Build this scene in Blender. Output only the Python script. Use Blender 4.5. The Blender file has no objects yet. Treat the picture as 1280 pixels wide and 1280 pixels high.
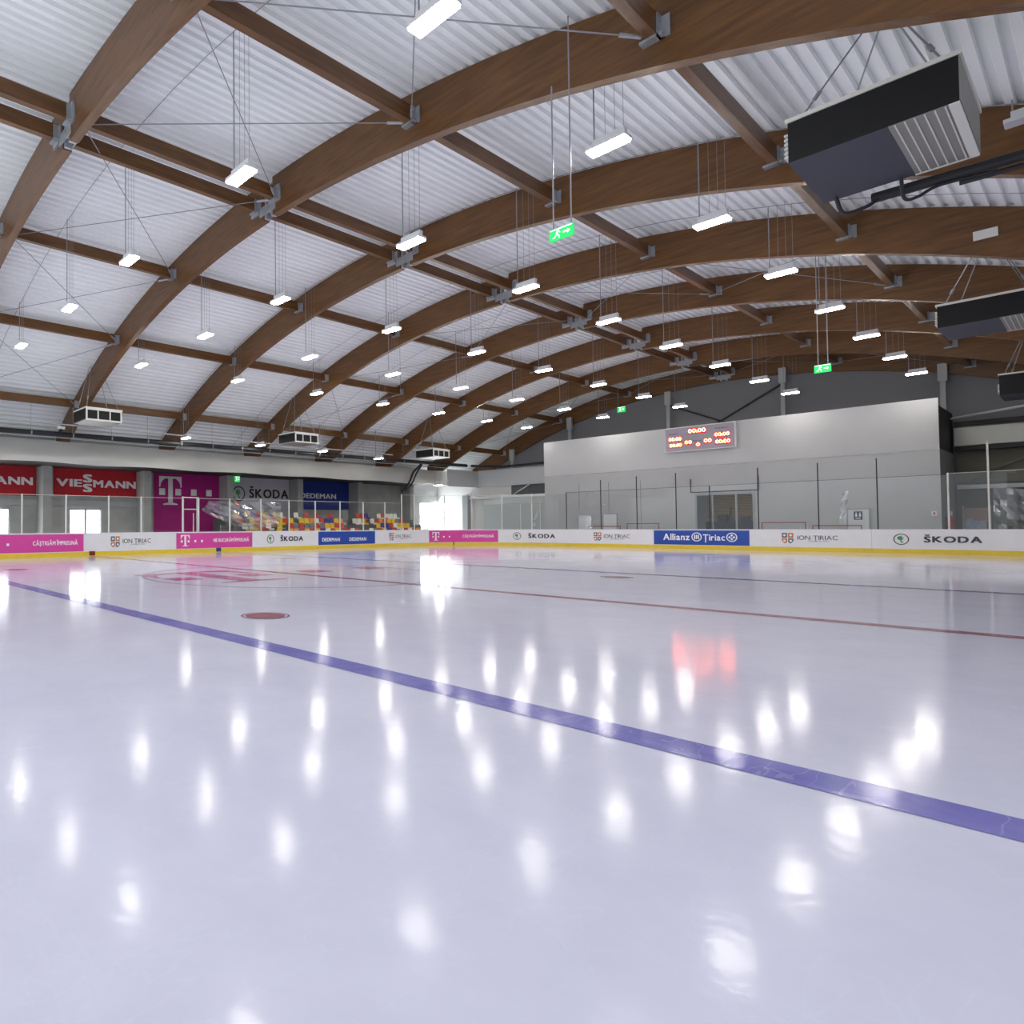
import bpy, bmesh, math, random
from mathutils import Vector, Matrix
random.seed(7)
S = bpy.context.scene
COL = S.collection
ORD = ['first','second','third','fourth','fifth','sixth','seventh','eighth','ninth','tenth','eleventh','twelfth','13th','14th','15th','16th','17th','18th','19th','20th','21st','22nd','23rd','24th','25th','26th','27th','28th','29th','30th','31st','32nd','33rd','34th','35th','36th','37th','38th','39th','40th']

# ------------------------------------------------------------------ materials
def srgb(r, g, b):
    f = lambda c: (c/255/12.92) if c/255 <= .04045 else ((c/255+.055)/1.055)**2.4
    return (f(r), f(g), f(b), 1)
MATS = {}
def mat(name, col, rough=.6, metal=0., spec=.4, noise=0., nscale=3., bump=0., bscale=20., stretch=(1,1,1), emit=None, estr=0., col2=None):
    if name in MATS: return MATS[name]
    m = bpy.data.materials.new(name); m.use_nodes = True
    nt = m.node_tree; b = nt.nodes['Principled BSDF']
    b.inputs['Roughness'].default_value = rough; b.inputs['Metallic'].default_value = metal
    b.inputs['Specular IOR Level'].default_value = spec
    b.inputs['Base Color'].default_value = col
    if noise or bump:
        tc = nt.nodes.new('ShaderNodeTexCoord'); mp = nt.nodes.new('ShaderNodeMapping')
        mp.inputs['Scale'].default_value = stretch
        nt.links.new(tc.outputs['Object'], mp.inputs['Vector'])
    if noise:
        n = nt.nodes.new('ShaderNodeTexNoise'); n.inputs['Scale'].default_value = nscale; n.inputs['Detail'].default_value = 5
        nt.links.new(mp.outputs[0], n.inputs['Vector'])
        r = nt.nodes.new('ShaderNodeValToRGB')
        c2 = col2 or tuple([c*(1-noise) for c in col[:3]]+[1])
        r.color_ramp.elements[0].position = .3; r.color_ramp.elements[1].position = .7
        r.color_ramp.elements[0].color = c2; r.color_ramp.elements[1].color = col
        nt.links.new(n.outputs['Fac'], r.inputs['Fac']); nt.links.new(r.outputs[0], b.inputs['Base Color'])
    if bump:
        n2 = nt.nodes.new('ShaderNodeTexNoise'); n2.inputs['Scale'].default_value = bscale; n2.inputs['Detail'].default_value = 4
        nt.links.new(mp.outputs[0], n2.inputs['Vector'])
        bp = nt.nodes.new('ShaderNodeBump'); bp.inputs['Strength'].default_value = bump; bp.inputs['Distance'].default_value = .05
        nt.links.new(n2.outputs['Fac'], bp.inputs['Height']); nt.links.new(bp.outputs[0], b.inputs['Normal'])
    if emit:
        b.inputs['Emission Color'].default_value = emit; b.inputs['Emission Strength'].default_value = estr
    MATS[name] = m
    return m

def ice_mat(name, col, col2):
    """milky, skated ice: soft mirror with fine curved blade scratches"""
    m = bpy.data.materials.new(name); m.use_nodes = True
    nt = m.node_tree; b = nt.nodes['Principled BSDF']; N = nt.nodes.new; L = nt.links.new
    tc = N('ShaderNodeTexCoord')
    n = N('ShaderNodeTexNoise'); n.inputs['Scale'].default_value = 1.3; n.inputs['Detail'].default_value = 8; n.inputs['Roughness'].default_value = .7
    L(tc.outputs['Object'], n.inputs['Vector'])
    r = N('ShaderNodeValToRGB'); r.color_ramp.elements[0].position = .35; r.color_ramp.elements[1].position = .68
    r.color_ramp.elements[0].color = col2; r.color_ramp.elements[1].color = col
    L(n.outputs['Fac'], r.inputs['Fac'])
    # scratches: thin contour lines of a few stretched noises
    hs = []
    for i, (sc, st, w, rot) in enumerate(((4.2, (1, .25, 1), .007, .5), (5.5, (.3, 1, 1), .007, 1.1), (7.0, (.6, .2, 1), .008, 2.2))):
        mp = N('ShaderNodeMapping'); mp.inputs['Scale'].default_value = st; mp.inputs['Rotation'].default_value = (0, 0, rot); mp.inputs['Location'].default_value = (i*7.3, i*3.1, 0)
        L(tc.outputs['Object'], mp.inputs['Vector'])
        q = N('ShaderNodeTexNoise'); q.inputs['Scale'].default_value = sc; q.inputs['Detail'].default_value = 2.5
        L(mp.outputs[0], q.inputs['Vector'])
        a = N('ShaderNodeMath'); a.operation = 'SUBTRACT'; a.inputs[1].default_value = .5; L(q.outputs['Fac'], a.inputs[0])
        c = N('ShaderNodeMath'); c.operation = 'ABSOLUTE'; L(a.outputs[0], c.inputs[0])
        d = N('ShaderNodeMath'); d.operation = 'LESS_THAN'; d.inputs[1].default_value = w; L(c.outputs[0], d.inputs[0])
        # break the lines up
        k = N('ShaderNodeTexNoise'); k.inputs['Scale'].default_value = 1.9; L(mp.outputs[0], k.inputs['Vector'])
        g = N('ShaderNodeMath'); g.operation = 'GREATER_THAN'; g.inputs[1].default_value = .54; L(k.outputs['Fac'], g.inputs[0])
        e = N('ShaderNodeMath'); e.operation = 'MULTIPLY'; L(d.outputs[0], e.inputs[0]); L(g.outputs[0], e.inputs[1])
        hs.append(e)
    add = N('ShaderNodeMath'); add.operation = 'ADD'; L(hs[0].outputs[0], add.inputs[0]); L(hs[1].outputs[0], add.inputs[1])
    add2 = N('ShaderNodeMath'); add2.operation = 'ADD'; L(add.outputs[0], add2.inputs[0]); L(hs[2].outputs[0], add2.inputs[1])
    mx = N('ShaderNodeMix'); mx.data_type = 'RGBA'; mx.inputs['B'].default_value = srgb(226, 226, 238)
    sc = N('ShaderNodeMath'); sc.operation = 'MULTIPLY'; sc.inputs[1].default_value = .13; L(add2.outputs[0], sc.inputs[0])
    L(sc.outputs[0], mx.inputs['Factor']); L(r.outputs[0], mx.inputs['A'])
    L(mx.outputs['Result'], b.inputs['Base Color'])
    w = N('ShaderNodeTexNoise'); w.inputs['Scale'].default_value = 9; w.inputs['Detail'].default_value = 4
    L(tc.outputs['Object'], w.inputs['Vector'])
    b1 = N('ShaderNodeBump'); b1.inputs['Strength'].default_value = .06; b1.inputs['Distance'].default_value = .02
    L(w.outputs['Fac'], b1.inputs['Height'])
    b2 = N('ShaderNodeBump'); b2.inputs['Strength'].default_value = .3; b2.inputs['Distance'].default_value = .004; b2.invert = True
    L(add2.outputs[0], b2.inputs['Height']); L(b1.outputs[0], b2.inputs['Normal']); L(b2.outputs[0], b.inputs['Normal'])
    sx = N('ShaderNodeSeparateXYZ'); L(tc.outputs['Object'], sx.inputs[0])
    mr = N('ShaderNodeMapRange'); mr.inputs['From Min'].default_value = -9; mr.inputs['From Max'].default_value = 3; mr.inputs['To Min'].default_value = .125; mr.inputs['To Max'].default_value = .068
    L(sx.outputs['Y'], mr.inputs['Value'])          # the near end zone is more skated and duller than the far ice
    rn_ = N('ShaderNodeTexNoise'); rn_.inputs['Scale'].default_value = .7; L(tc.outputs['Object'], rn_.inputs['Vector'])
    ra = N('ShaderNodeMath'); ra.operation = 'MULTIPLY_ADD'; ra.inputs[1].default_value = .04; L(rn_.outputs['Fac'], ra.inputs[0])
    rs = N('ShaderNodeMath'); rs.operation = 'SUBTRACT'; rs.inputs[1].default_value = .02; L(mr.outputs[0], rs.inputs[0]); L(rs.outputs[0], ra.inputs[2])
    L(ra.outputs[0], b.inputs['Roughness'])
    b.inputs['IOR'].default_value = 1.31
    b.inputs['Specular IOR Level'].default_value = .16
    MATS[name] = m
    return m

def glass_mat(name, tint=(.97,.98,.98,1), refl=.02, rough=.02):
    m = bpy.data.materials.new(name); m.use_nodes = True
    nt = m.node_tree; nt.nodes.remove(nt.nodes['Principled BSDF']); N = nt.nodes.new; L = nt.links.new
    o = nt.nodes['Material Output']
    t = N('ShaderNodeBsdfTransparent'); t.inputs[0].default_value = tint
    g = N('ShaderNodeBsdfGlossy'); g.inputs['Roughness'].default_value = rough; g.inputs['Color'].default_value = (.95, .97, 1, 1)
    lw = N('ShaderNodeLayerWeight'); lw.inputs['Blend'].default_value = .15
    mu = N('ShaderNodeMath'); mu.operation = 'MULTIPLY_ADD'; mu.inputs[1].default_value = .22; mu.inputs[2].default_value = refl
    L(lw.outputs['Fresnel'], mu.inputs[0])
    mx = N('ShaderNodeMixShader'); L(mu.outputs[0], mx.inputs[0]); L(t.outputs[0], mx.inputs[1]); L(g.outputs[0], mx.inputs[2])
    L(mx.outputs[0], o.inputs[0])
    MATS[name] = m
    return m

def wood_mat(name, axis):
    m = mat(name, srgb(114, 77, 40), rough=.38, spec=.45, noise=.5, nscale=2.2, stretch=axis, col2=srgb(83, 54, 27), bump=.15, bscale=6)
    return m
WOOD = wood_mat('arch timber', (.5, 6, 5))
WOODL = wood_mat('strut timber', (6, .5, 5))
DECK = mat('white steel deck', srgb(241, 245, 246), rough=.5, spec=.4, noise=.06, nscale=.6)
STEEL = mat('galvanised steel', srgb(176, 180, 186), rough=.4, metal=.55, noise=.15, nscale=14)
ROD = mat('thin steel rod', srgb(150, 152, 158), rough=.45, metal=.4)
LAMPW = mat('white lamp housing', srgb(215, 216, 220), rough=.4)
LAMPE = mat('lit lamp diffuser', (1, 1, 1, 1), emit=(1, .97, .9, 1), estr=74.)
LAMPE2 = mat('lit side lamp diffuser', (1, 1, 1, 1), emit=(1, .98, .9, 1), estr=50.)
WHITE = mat('white board plastic', srgb(232, 232, 235), rough=.35, noise=.04, nscale=2)
YEL = mat('yellow kick plastic', srgb(235, 205, 62), rough=.35, noise=.08, nscale=4)
PINK = mat('magenta print', srgb(218, 76, 162), rough=.35, noise=.06, nscale=3)
BLUE = mat('blue print', srgb(38, 76, 168), rough=.35, noise=.08, nscale=3)
LETW = mat('white lettering', srgb(240, 240, 242), rough=.4)
LETD = mat('dark grey lettering', srgb(62, 66, 72), rough=.4)
LETK = mat('black lettering', srgb(30, 32, 38), rough=.45)
LETG = mat('grey lettering', srgb(120, 124, 132), rough=.45)
GREEN = mat('green emblem', srgb(70, 150, 90), rough=.4)
EORG = mat('orange emblem', srgb(206, 128, 70), rough=.4)
EGRY = mat('slate emblem', srgb(92, 112, 128), rough=.4)
DRED = mat('dark red mark', srgb(130, 52, 42), rough=.4)
DBLU = mat('dark blue mark', srgb(60, 74, 130), rough=.4)
CONC = mat('grey concrete', srgb(172, 172, 170), rough=.8, noise=.18, nscale=1.4, bump=.1)
CONCD = mat('dark grey concrete', srgb(112, 112, 112), rough=.8, noise=.15, nscale=1.2)
PANEL = mat('grey wall panel', srgb(172, 173, 175), rough=.6, noise=.06, nscale=.8)
FABRIC = mat('white fabric', srgb(226, 226, 222), rough=.75, noise=.05, nscale=.7)
GABLE = mat('grey gable cladding', srgb(126, 126, 131), rough=.6, noise=.08, nscale=.5)
BLACK = mat('black foam', srgb(17, 18, 22), rough=.7, noise=.3, nscale=30)
CHAR = mat('charcoal panel', srgb(66, 68, 80), rough=.6, noise=.15, nscale=12)
PIPEK = mat('black pipe lagging', srgb(34, 35, 40), rough=.55)
FRAMEW = mat('off white frame', srgb(214, 214, 208), rough=.5)
GRILLE = mat('grey grille', srgb(150, 148, 144), rough=.5, metal=.3, noise=.2, nscale=40)
DARK = mat('dark recess', srgb(40, 38, 38), rough=.8)
BEAMK = mat('dark steel beam', srgb(52, 50, 50), rough=.6)
REDB = mat('red banner', srgb(176, 28, 40), rough=.7, noise=.1, nscale=2)
MAGB = mat('magenta banner', srgb(168, 20, 120), rough=.7, noise=.1, nscale=2)
SILB = mat('silver banner', srgb(196, 194, 204), rough=.7, noise=.05, nscale=2)
NAVY = mat('navy banner', srgb(24, 48, 136), rough=.7, noise=.1, nscale=2)
BLET = mat('silver lettering', srgb(224, 222, 226), rough=.6)
EXITG = mat('lit green sign', srgb(30, 160, 80), rough=.4, emit=srgb(30, 190, 90), estr=.9)
EXITW = mat('lit white pictogram', srgb(235, 250, 240), rough=.4, emit=(1, 1, 1, 1), estr=.8)
DAY = mat('daylit glass', (.9, .95, 1, 1), rough=.3, emit=(.95, .98, 1, 1), estr=10.)
REDE = mat('red extinguisher', srgb(170, 30, 34), rough=.35)
GOALR = mat('red goal pipe', srgb(150, 60, 62), rough=.4)
NET = mat('white goal net', srgb(220, 220, 220), rough=.8)
SBODY = mat('grey scoreboard face', srgb(158, 150, 164), rough=.5)
SDARK = mat('dark red display', srgb(120, 18, 16), rough=.4, emit=(.7, .02, .01, 1), estr=.55)
SLED = mat('red led digits', (1, .2, .1, 1), emit=(1, .16, .07, 1), estr=20.)
SHUT = mat('ochre shutter', srgb(150, 122, 78), rough=.6, noise=.2, nscale=6)
GLASS = glass_mat('clear safety glass')
FILM = glass_mat('crinkled clear film', (.94, .94, .93, 1), .45, .12)
ICE = ice_mat('white ice', srgb(219, 217, 235), srgb(211, 209, 229))
ICEB = ice_mat('blue ice paint', srgb(140, 136, 200), srgb(116, 112, 184))
ICER = ice_mat('red ice paint', srgb(170, 112, 126), srgb(158, 100, 116))
ICEC = ice_mat('faint circle paint', srgb(168, 170, 196), srgb(160, 162, 188))
ICEN = ice_mat('far blue ice paint', srgb(96, 100, 156), srgb(88, 92, 150))
ICEM = ice_mat('magenta ice print', srgb(206, 126, 166), srgb(196, 116, 158))
SEATM = {'yellow': mat('yellow seat', srgb(232, 196, 50), rough=.4), 'red': mat('red seat', srgb(204, 74, 62), rough=.4), 'white': mat('white seat', srgb(238, 236, 228), rough=.4),
         'blue': mat('blue seat', srgb(66, 66, 150), rough=.4), 'grey': mat('grey seat', srgb(128, 128, 136), rough=.4), 'orange': mat('orange seat', srgb(232, 158, 70), rough=.4)}

# ------------------------------------------------------------------ mesh helpers
class MB:
    def __init__(s): s.bm = bmesh.new()
    def box(s, a, b):
        x0, y0, z0 = [min(p, q) for p, q in zip(a, b)]; x1, y1, z1 = [max(p, q) for p, q in zip(a, b)]
        v = [s.bm.verts.new(p) for p in ((x0,y0,z0),(x1,y0,z0),(x1,y1,z0),(x0,y1,z0),(x0,y0,z1),(x1,y0,z1),(x1,y1,z1),(x0,y1,z1))]
        for f in ((3,2,1,0),(4,5,6,7),(0,1,5,4),(1,2,6,5),(2,3,7,6),(3,0,4,7)): s.bm.faces.new([v[i] for i in f])
        return s
    def tube(s, pts, r, n=8):
        pts = [Vector(p) for p in pts]; rings = []
        for i, p in enumerate(pts):
            d = (pts[min(i+1, len(pts)-1)] - pts[max(i-1, 0)]).normalized()
            a = d.orthogonal().normalized() if i == 0 else None
            if a is None:
                a = rings_a - d*rings_a.dot(d); a.normalize()
            rings_a = a; b = d.cross(a)
            rings.append([s.bm.verts.new(p + (a*math.cos(t) + b*math.sin(t))*r) for t in [2*math.pi*k/n for k in range(n)]])
        for q, w in zip(rings, rings[1:]):
            for k in range(n): s.bm.faces.new((q[k], q[(k+1) % n], w[(k+1) % n], w[k]))
        s.bm.faces.new(rings[0][::-1]); s.bm.faces.new(rings[-1])
        return s
    def poly(s, pts, mp, t=0.):
        """a flat outline (2-D), mapped by mp(u,v,d) with thickness t"""
        top = [s.bm.verts.new(mp(u, v, t)) for u, v in pts]
        try: s.bm.faces.new(top)
        except Exception: return s
        if t:
            bot = [s.bm.verts.new(mp(u, v, 0)) for u, v in pts]
            s.bm.faces.new(bot[::-1]); k = len(pts)
            for i in range(k): s.bm.faces.new((bot[i], bot[(i+1) % k], top[(i+1) % k], top[i]))
        return s
    def ring(s, cu, cv, r0, r1, mp, t=0., n=32, ax=1.):
        P = lambda r, k: (cu + ax*r*math.cos(2*math.pi*k/n), cv + r*math.sin(2*math.pi*k/n))
        for k in range(n): s.poly([P(r0, k), P(r1, k), P(r1, k+1), P(r0, k+1)], mp, t)
        return s
    def disc(s, cu, cv, r, mp, t=0., n=28, ax=1.):
        return s.poly([(cu + ax*r*math.cos(2*math.pi*k/n), cv + r*math.sin(2*math.pi*k/n)) for k in range(n)], mp, t)
    def mesh(s, name):
        bmesh.ops.recalc_face_normals(s.bm, faces=s.bm.faces)
        me = bpy.data.meshes.new(name); s.bm.to_mesh(me); s.bm.free(); return me
    def build(s, name, m, parent=None, smooth=False):
        me = s.mesh(name); me.materials.append(m)
        if smooth:
            for p in me.polygons: p.use_smooth = True
            me.set_sharp_from_angle(angle=.6)
        return link(name, me, parent)
def link(name, me, parent=None):
    o = bpy.data.objects.new(name, me); COL.objects.link(o)
    if parent is not None:
        o.parent = parent
        if me is not None: o.matrix_parent_inverse = Matrix.Translation(parent.location).inverted()
    return o
def tag(o, label, cat, group=None, kind=None):
    o['label'] = label; o['category'] = cat
    if group: o['group'] = group
    if kind: o['kind'] = kind
    return o
def thing(name, loc, label, cat, group=None, kind=None):
    o = link(name, None); o.location = loc; o.empty_display_size = .2
    bpy.context.view_layer.update()
    return tag(o, label, cat, group, kind)
def sub(name, me, parent, m=None):
    """a part in the thing's own frame (shared mesh)"""
    o = bpy.data.objects.new(name, me); COL.objects.link(o); o.parent = parent
    return o
def shared(mb, name, m, smooth=False):
    me = mb.mesh(name); me.materials.append(m)
    if smooth:
        for p in me.polygons: p.use_smooth = True
    return me

GLY = {}
def glyph(ch, bold):
    """outline of one plain capital or small letter as a triangulated mesh (verts, faces)"""
    if (ch, bold) in GLY: return GLY[ch, bold]
    cu = bpy.data.curves.new('lettering', 'FONT'); cu.body = ch; cu.resolution_u = 3; cu.offset = bold
    ob = bpy.data.objects.new('lettering', cu); COL.objects.link(ob)
    me = bpy.data.meshes.new_from_object(ob.evaluated_get(bpy.context.evaluated_depsgraph_get()))
    g = ([tuple(v.co[:2]) for v in me.vertices], [tuple(p.vertices) for p in me.polygons])
    bpy.data.objects.remove(ob); bpy.data.curves.remove(cu); bpy.data.meshes.remove(me)
    GLY[ch, bold] = g; return g
ACC = {'Š': ('S', 'caron'), 'Ț': ('T', 'comma'), 'Ș': ('S', 'comma'), 'Ă': ('A', 'breve'), 'Â': ('A', 'hat'), 'Î': ('I', 'hat')}
def lettering(body, u0, u1, v0, v1, mp, m, parent, bold=0., space=1., d=.012, name='lettering', label=None, caps=None):
    V, F = [], []; x = 0.; top = max(max(q for _, q in glyph(ACC.get(c, (c, 0))[0], 0.)[0]) for c in body if c != ' ')
    for c in body:
        if c == ' ': x += .28*space; continue
        b, acc = ACC.get(c, (c, None)); gv, gf = glyph(b, 0.)
        a0 = min(q for q, _ in gv); a1 = max(q for q, _ in gv); n0 = len(V)
        V += [(q - a0 + x, w) for q, w in gv]; F += [tuple(n0 + k for k in f) for f in gf]
        if acc:
            cx = x + (a1-a0)/2; h = .73
            P = {'caron': [(-.17, .17), (-.08, .17), (0, .10), (.08, .17), (.17, .17), (.05, .05), (-.05, .05)], 'hat': [(-.17, .05), (-.05, .17), (.05, .17), (.17, .05), (.08, .05), (0, .12), (-.08, .05)],
                 'breve': [(-.16, .17), (-.10, .17), (0, .11), (.10, .17), (.16, .17), (.08, .06), (-.08, .06)], 'comma': [(-.05, -.80), (.05, -.80), (.02, -.95), (-.06, -.95)]}[acc]
            n0 = len(V); V += [(cx + p, h + q) for p, q in P]; F.append(tuple(range(n0, n0+len(P))))
        x += (a1-a0) + (.07 + bold*2.)*space
    xs = [q for q, _ in V]; x0, x1 = min(xs), max(xs)
    y0, y1 = (-.005, max(.5, top if top < .7 else .73)) if caps is None else caps
    pts, F0, nv = [], F, len(V); F = []
    for i, (bx, by) in enumerate(((0, 0), (1, .6), (-1, -.6), (1, -.6), (-1, .6)) if bold else ((0, 0),)):
        F += [tuple(k + i*nv for k in f) for f in F0]
        pts += [mp(u0 + (q+bx*bold-x0)/(x1-x0)*(u1-u0), v0 + (w+by*bold-y0)/(y1-y0)*(v1-v0), d + i*.0004) for q, w in V]
    me = bpy.data.meshes.new(name); me.from_pydata(pts, [], F); me.update()
    me.materials.append(m)
    o = link(name, me, parent)
    if label: o['label'] = label
    return o
CAP = (0, .73)     # baseline and capital height of the built-in face

# ------------------------------------------------------------------ setting out (metres; X across, Y along the rink, Z up)
W, END, RC = 15.0, 29.46, 7.5
BH = 1.11
Yk = lambda k: -6.31 + 6.08*(k-1)          # near faces of the arches 1..8
XC = -.75
def zbot(x): d = x - XC; return 10.5 - (33.2 - math.sqrt(33.2**2 - d*d))
def ztop(x): d = x - XC; return 11.62 - (34.5 - math.sqrt(34.5**2 - d*d))

L1 = (END - RC) + 14; LA = math.pi/2*RC; RR = 5.0; L2 = L1 + LA + 2*W - RC - RR; L3 = L2 + math.pi/2*RR
def path(s):
    """inner face of the boards: point and inward normal at arc length s (s = Y + 14 on the left side)"""
    if s <= L1: return Vector((-W, -14+s, 0)), Vector((1, 0, 0))
    if s <= L1+LA:
        t = (s-L1)/RC; c = Vector((-W+RC, END-RC, 0)); n = Vector((math.cos(t), -math.sin(t), 0)); return c - n*RC, n
    if s <= L2: return Vector((-W+RC+(s-L1-LA), END, 0)), Vector((0, -1, 0))
    if s <= L3:
        t = (s-L2)/RR; c = Vector((W-RR, END-RR, 0)); n = Vector((-math.sin(t), -math.cos(t), 0)); return c - n*RR, n
    return Vector((W, END-RR-(s-L3), 0)), Vector((-1, 0, 0))
def onpath(u, v, d):
    p, n = path(u); return p + n*d + Vector((0, 0, v))
def breaks(s0, s1):
    n = max(1, int(math.ceil((s1-s0)/.3))) if s1 > L1 and not (s0 >= L1+LA and s1 <= L2) else 1
    return [s0 + (s1-s0)*i/n for i in range(n+1)]
def strip(mb, s0, s1, z0, z1, d0, d1):
    """a curved slab along the boards; d = distance from the inner face towards the ice"""
    B = breaks(s0, s1); R = []
    for s in B:
        R.append([mb.bm.verts.new(onpath(s, z, d)) for z, d in ((z0, d0), (z0, d1), (z1, d1), (z1, d0))])
    for a, b in zip(R, R[1:]):
        for k in range(4): mb.bm.faces.new((a[k], b[k], b[(k+1) % 4], a[(k+1) % 4]))
    mb.bm.faces.new(R[0][::-1]); mb.bm.faces.new(R[-1])
    return mb

# ------------------------------------------------------------------ camera
cam = bpy.data.cameras.new('camera'); co = bpy.data.objects.new('camera', cam); COL.objects.link(co)
pi_, ro_, ya_ = .0243, -.0045, .9374
fw = Vector((-math.sin(ya_)*math.cos(pi_), math.cos(ya_)*math.cos(pi_), math.sin(pi_)))
r_ = Vector((math.cos(ya_), math.sin(ya_), 0)); u_ = r_.cross(fw)
rr, uu = r_*math.cos(ro_) + u_*math.sin(ro_), -r_*math.sin(ro_) + u_*math.cos(ro_)
co.matrix_world = Matrix(((rr.x, uu.x, -fw.x, 13.99), (rr.y, uu.y, -fw.y, -11.535), (rr.z, uu.z, -fw.z, 1.3284), (0, 0, 0, 1)))
cam.sensor_fit = 'HORIZONTAL'; cam.sensor_width = 36; cam.lens = 793.05/1280*36; cam.shift_x = .25; cam.clip_end = 300; cam.clip_start = .05
S.camera = co

# ------------------------------------------------------------------ floor and ice
o = MB().box((-22.5, -14, -.3), (20.5, 36.8, -.02)).build('floor', CONC); tag(o, 'grey concrete slab around the ice rink', 'floor', kind='structure')
mb = MB(); pts = [onpath(s, 0, 0) for s in [0] + [L1 + LA*i/24 for i in range(25)] + [L2 + math.pi/2*RR*i/24 for i in range(25)]] + [Vector((W, -14, 0))]
mb.bm.faces.new([mb.bm.verts.new((p.x, p.y, -.002)) for p in pts][::-1])
ice = mb.build('ice_floor', ICE); tag(ice, 'pale glossy skated ice surface filling the rink', 'ice', kind='structure')
flat = lambda u, v, d: Vector((u, v, .001 + d))
def mark(name, mb, m, label=None):
    o = mb.build(name, m, ice)
    if label: o['label'] = label
    return o
mark('blue_line', MB().poly([(-15, -7.37), (15, -7.37), (15, -7.05), (-15, -7.05)], flat), ICEB, 'wide violet blue line nearest the camera')
mark('red_line', MB().poly([(-15, -.05), (15, -.05), (15, .22), (-15, .22)], flat), ICER, 'reddish centre line')
mark('blue_line', MB().poly([(-15, 7.13), (15, 7.13), (15, 7.43), (-15, 7.43)], flat), ICEN, 'far blue line')
mark('goal_line', MB().poly([(-13.7, 26), (13.7, 26), (13.7, 26.06), (-13.7, 26.06)], flat), ICER, 'thin red goal line by the far end')
lift = lambda u, v, d: Vector((u, v, .0025 + d))
mark('center_circle', MB().ring(0, 0, 4.12, 4.22, lift, n=72), ICEC)
for x, y in ((6.35, -5.76), (-7.2, -5.62), (6.25, 5.72), (-7.2, 5.72)):
    mark('faceoff_spot', MB().disc(x, y, .3, lift, n=32), ICER)
    mark('faceoff_ring', MB().ring(x, y, .34, .37, lift, n=32), ICER)
def t_logo(mb, mp, w, h, sq, gap, ndot, t=0.):
    """the letter T with drooping serifs and small squares: u from 0..w, v from 0..h"""
    st = w*.20; c = w/2
    mb.poly([(c-st/2, h*.06), (c+st/2, h*.06), (c+st/2, h*.93), (c-st/2, h*.93)], mp, t)
    mb.poly([(0, h*.92), (w, h*.92), (w, h), (0, h)], mp, t)
    for s in (-1, 1):
        X = lambda q: c + s*q
        o_ = [(X(w*.5), h*.93), (X(w*.5), h*.62), (X(w*.455), h*.62), (X(w*.43), h*.74), (X(w*.36), h*.84), (X(w*.26), h*.91), (X(w*.2), h*.93)]
        mb.poly(o_ if s > 0 else o_[::-1], mp, t)
    mb.poly([(c-w*.32, 0), (c+w*.32, 0), (c+w*.32, h*.035), (c+st/2, h*.075), (c-st/2, h*.075), (c-w*.32, h*.035)], mp, t)
    for i in range(ndot):
        u = i*gap
        mb.poly([(u, h*.34), (u+sq, h*.34), (u+sq, h*.34+sq), (u, h*.34+sq)], mp, t)
    return mb
tmap = lambda u, v, d: Vector((1.25 - v, -3.72 + u, .004 + d))
mark('printed_logo', t_logo(MB(), tmap, 3.1, 3.75, .82, 2.27, 4), ICEM, 'magenta letter T with four squares printed at centre ice')

# ------------------------------------------------------------------ roof deck: trapezoid ribs running along the rink
mb = MB(); prof = []; x = -20.6; P = .26; D = .09
while x < 19.6:
    for dx, up in ((0, 0), (.115, 0), (.135, 1), (.24, 1)): prof.append((x+dx, up))
    x += P
a = []
for yy in (-14, 36.7):
    a.append([mb.bm.verts.new((px, yy, ztop(px) + .01 + D*up)) for px, up in prof])
for i in range(len(prof)-1): mb.bm.faces.new((a[0][i], a[0][i+1], a[1][i+1], a[1][i]))
o = mb.build('ceiling', DECK); tag(o, 'white ribbed steel roof deck curving over the whole rink', 'ceiling', kind='structure')

# ------------------------------------------------------------------ timber arches
def arch_half(x0, x1, y, n=26):
    mb = MB(); R = []
    for i in range(n+1):
        px = x0 + (x1-x0)*i/n
        R.append([mb.bm.verts.new(p) for p in ((px, y, zbot(px)), (px, y+.22, zbot(px)), (px, y+.22, ztop(px)), (px, y, ztop(px)))])
    for p, q in zip(R, R[1:]):
        for k in range(4): mb.bm.faces.new((p[k], q[k], q[(k+1) % 4], p[(k+1) % 4]))
    mb.bm.faces.new(R[0]); mb.bm.faces.new(R[-1][::-1])
    return mb
for k in range(1, 9):
    y = Yk(k)
    t = thing('timber_arch', (XC, y+.11, 10.5), 'brown laminated timber roof arch, %s from the camera' % ORD[k-1], 'arch', 'laminated timber roof arches')
    arch_half(-19.25, -.95, y).build('left_rib', WOOD, t)
    arch_half(-.52, 19.9, y).build('right_rib', WOOD, t)
    h = MB()
    h.box((-1.12, y-.03, 10.62), (-.36, y-.004, 10.9)); h.box((-1.12, y+.224, 10.62), (-.36, y+.25, 10.9))
    h.box((-.93, y+.02, 10.52), (-.85, y+.2, 11.5)); h.box((-.63, y+.02, 10.52), (-.54, y+.2, 11.5))
    h.tube([(-.74, y-.06, 10.75), (-.74, y+.28, 10.75)], .08, 12)
    h.build('crown_hinge', STEEL, t)
    MB().box((-1.5, y-.06, 10.72), (-1.13, y-.003, 11.02)).build('crown_plate', STEEL, t); MB().box((-.35, y-.06, 10.78), (-.15, y-.003, 11.25)).build('crown_plate', STEEL, t)
    for dx in (-18.98, 19.5):
        MB().box((dx-.27, y-.03, zbot(dx)-.16), (dx+.27, y+.25, zbot(dx)+.4)).build('base_shoe', STEEL, t)

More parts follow.
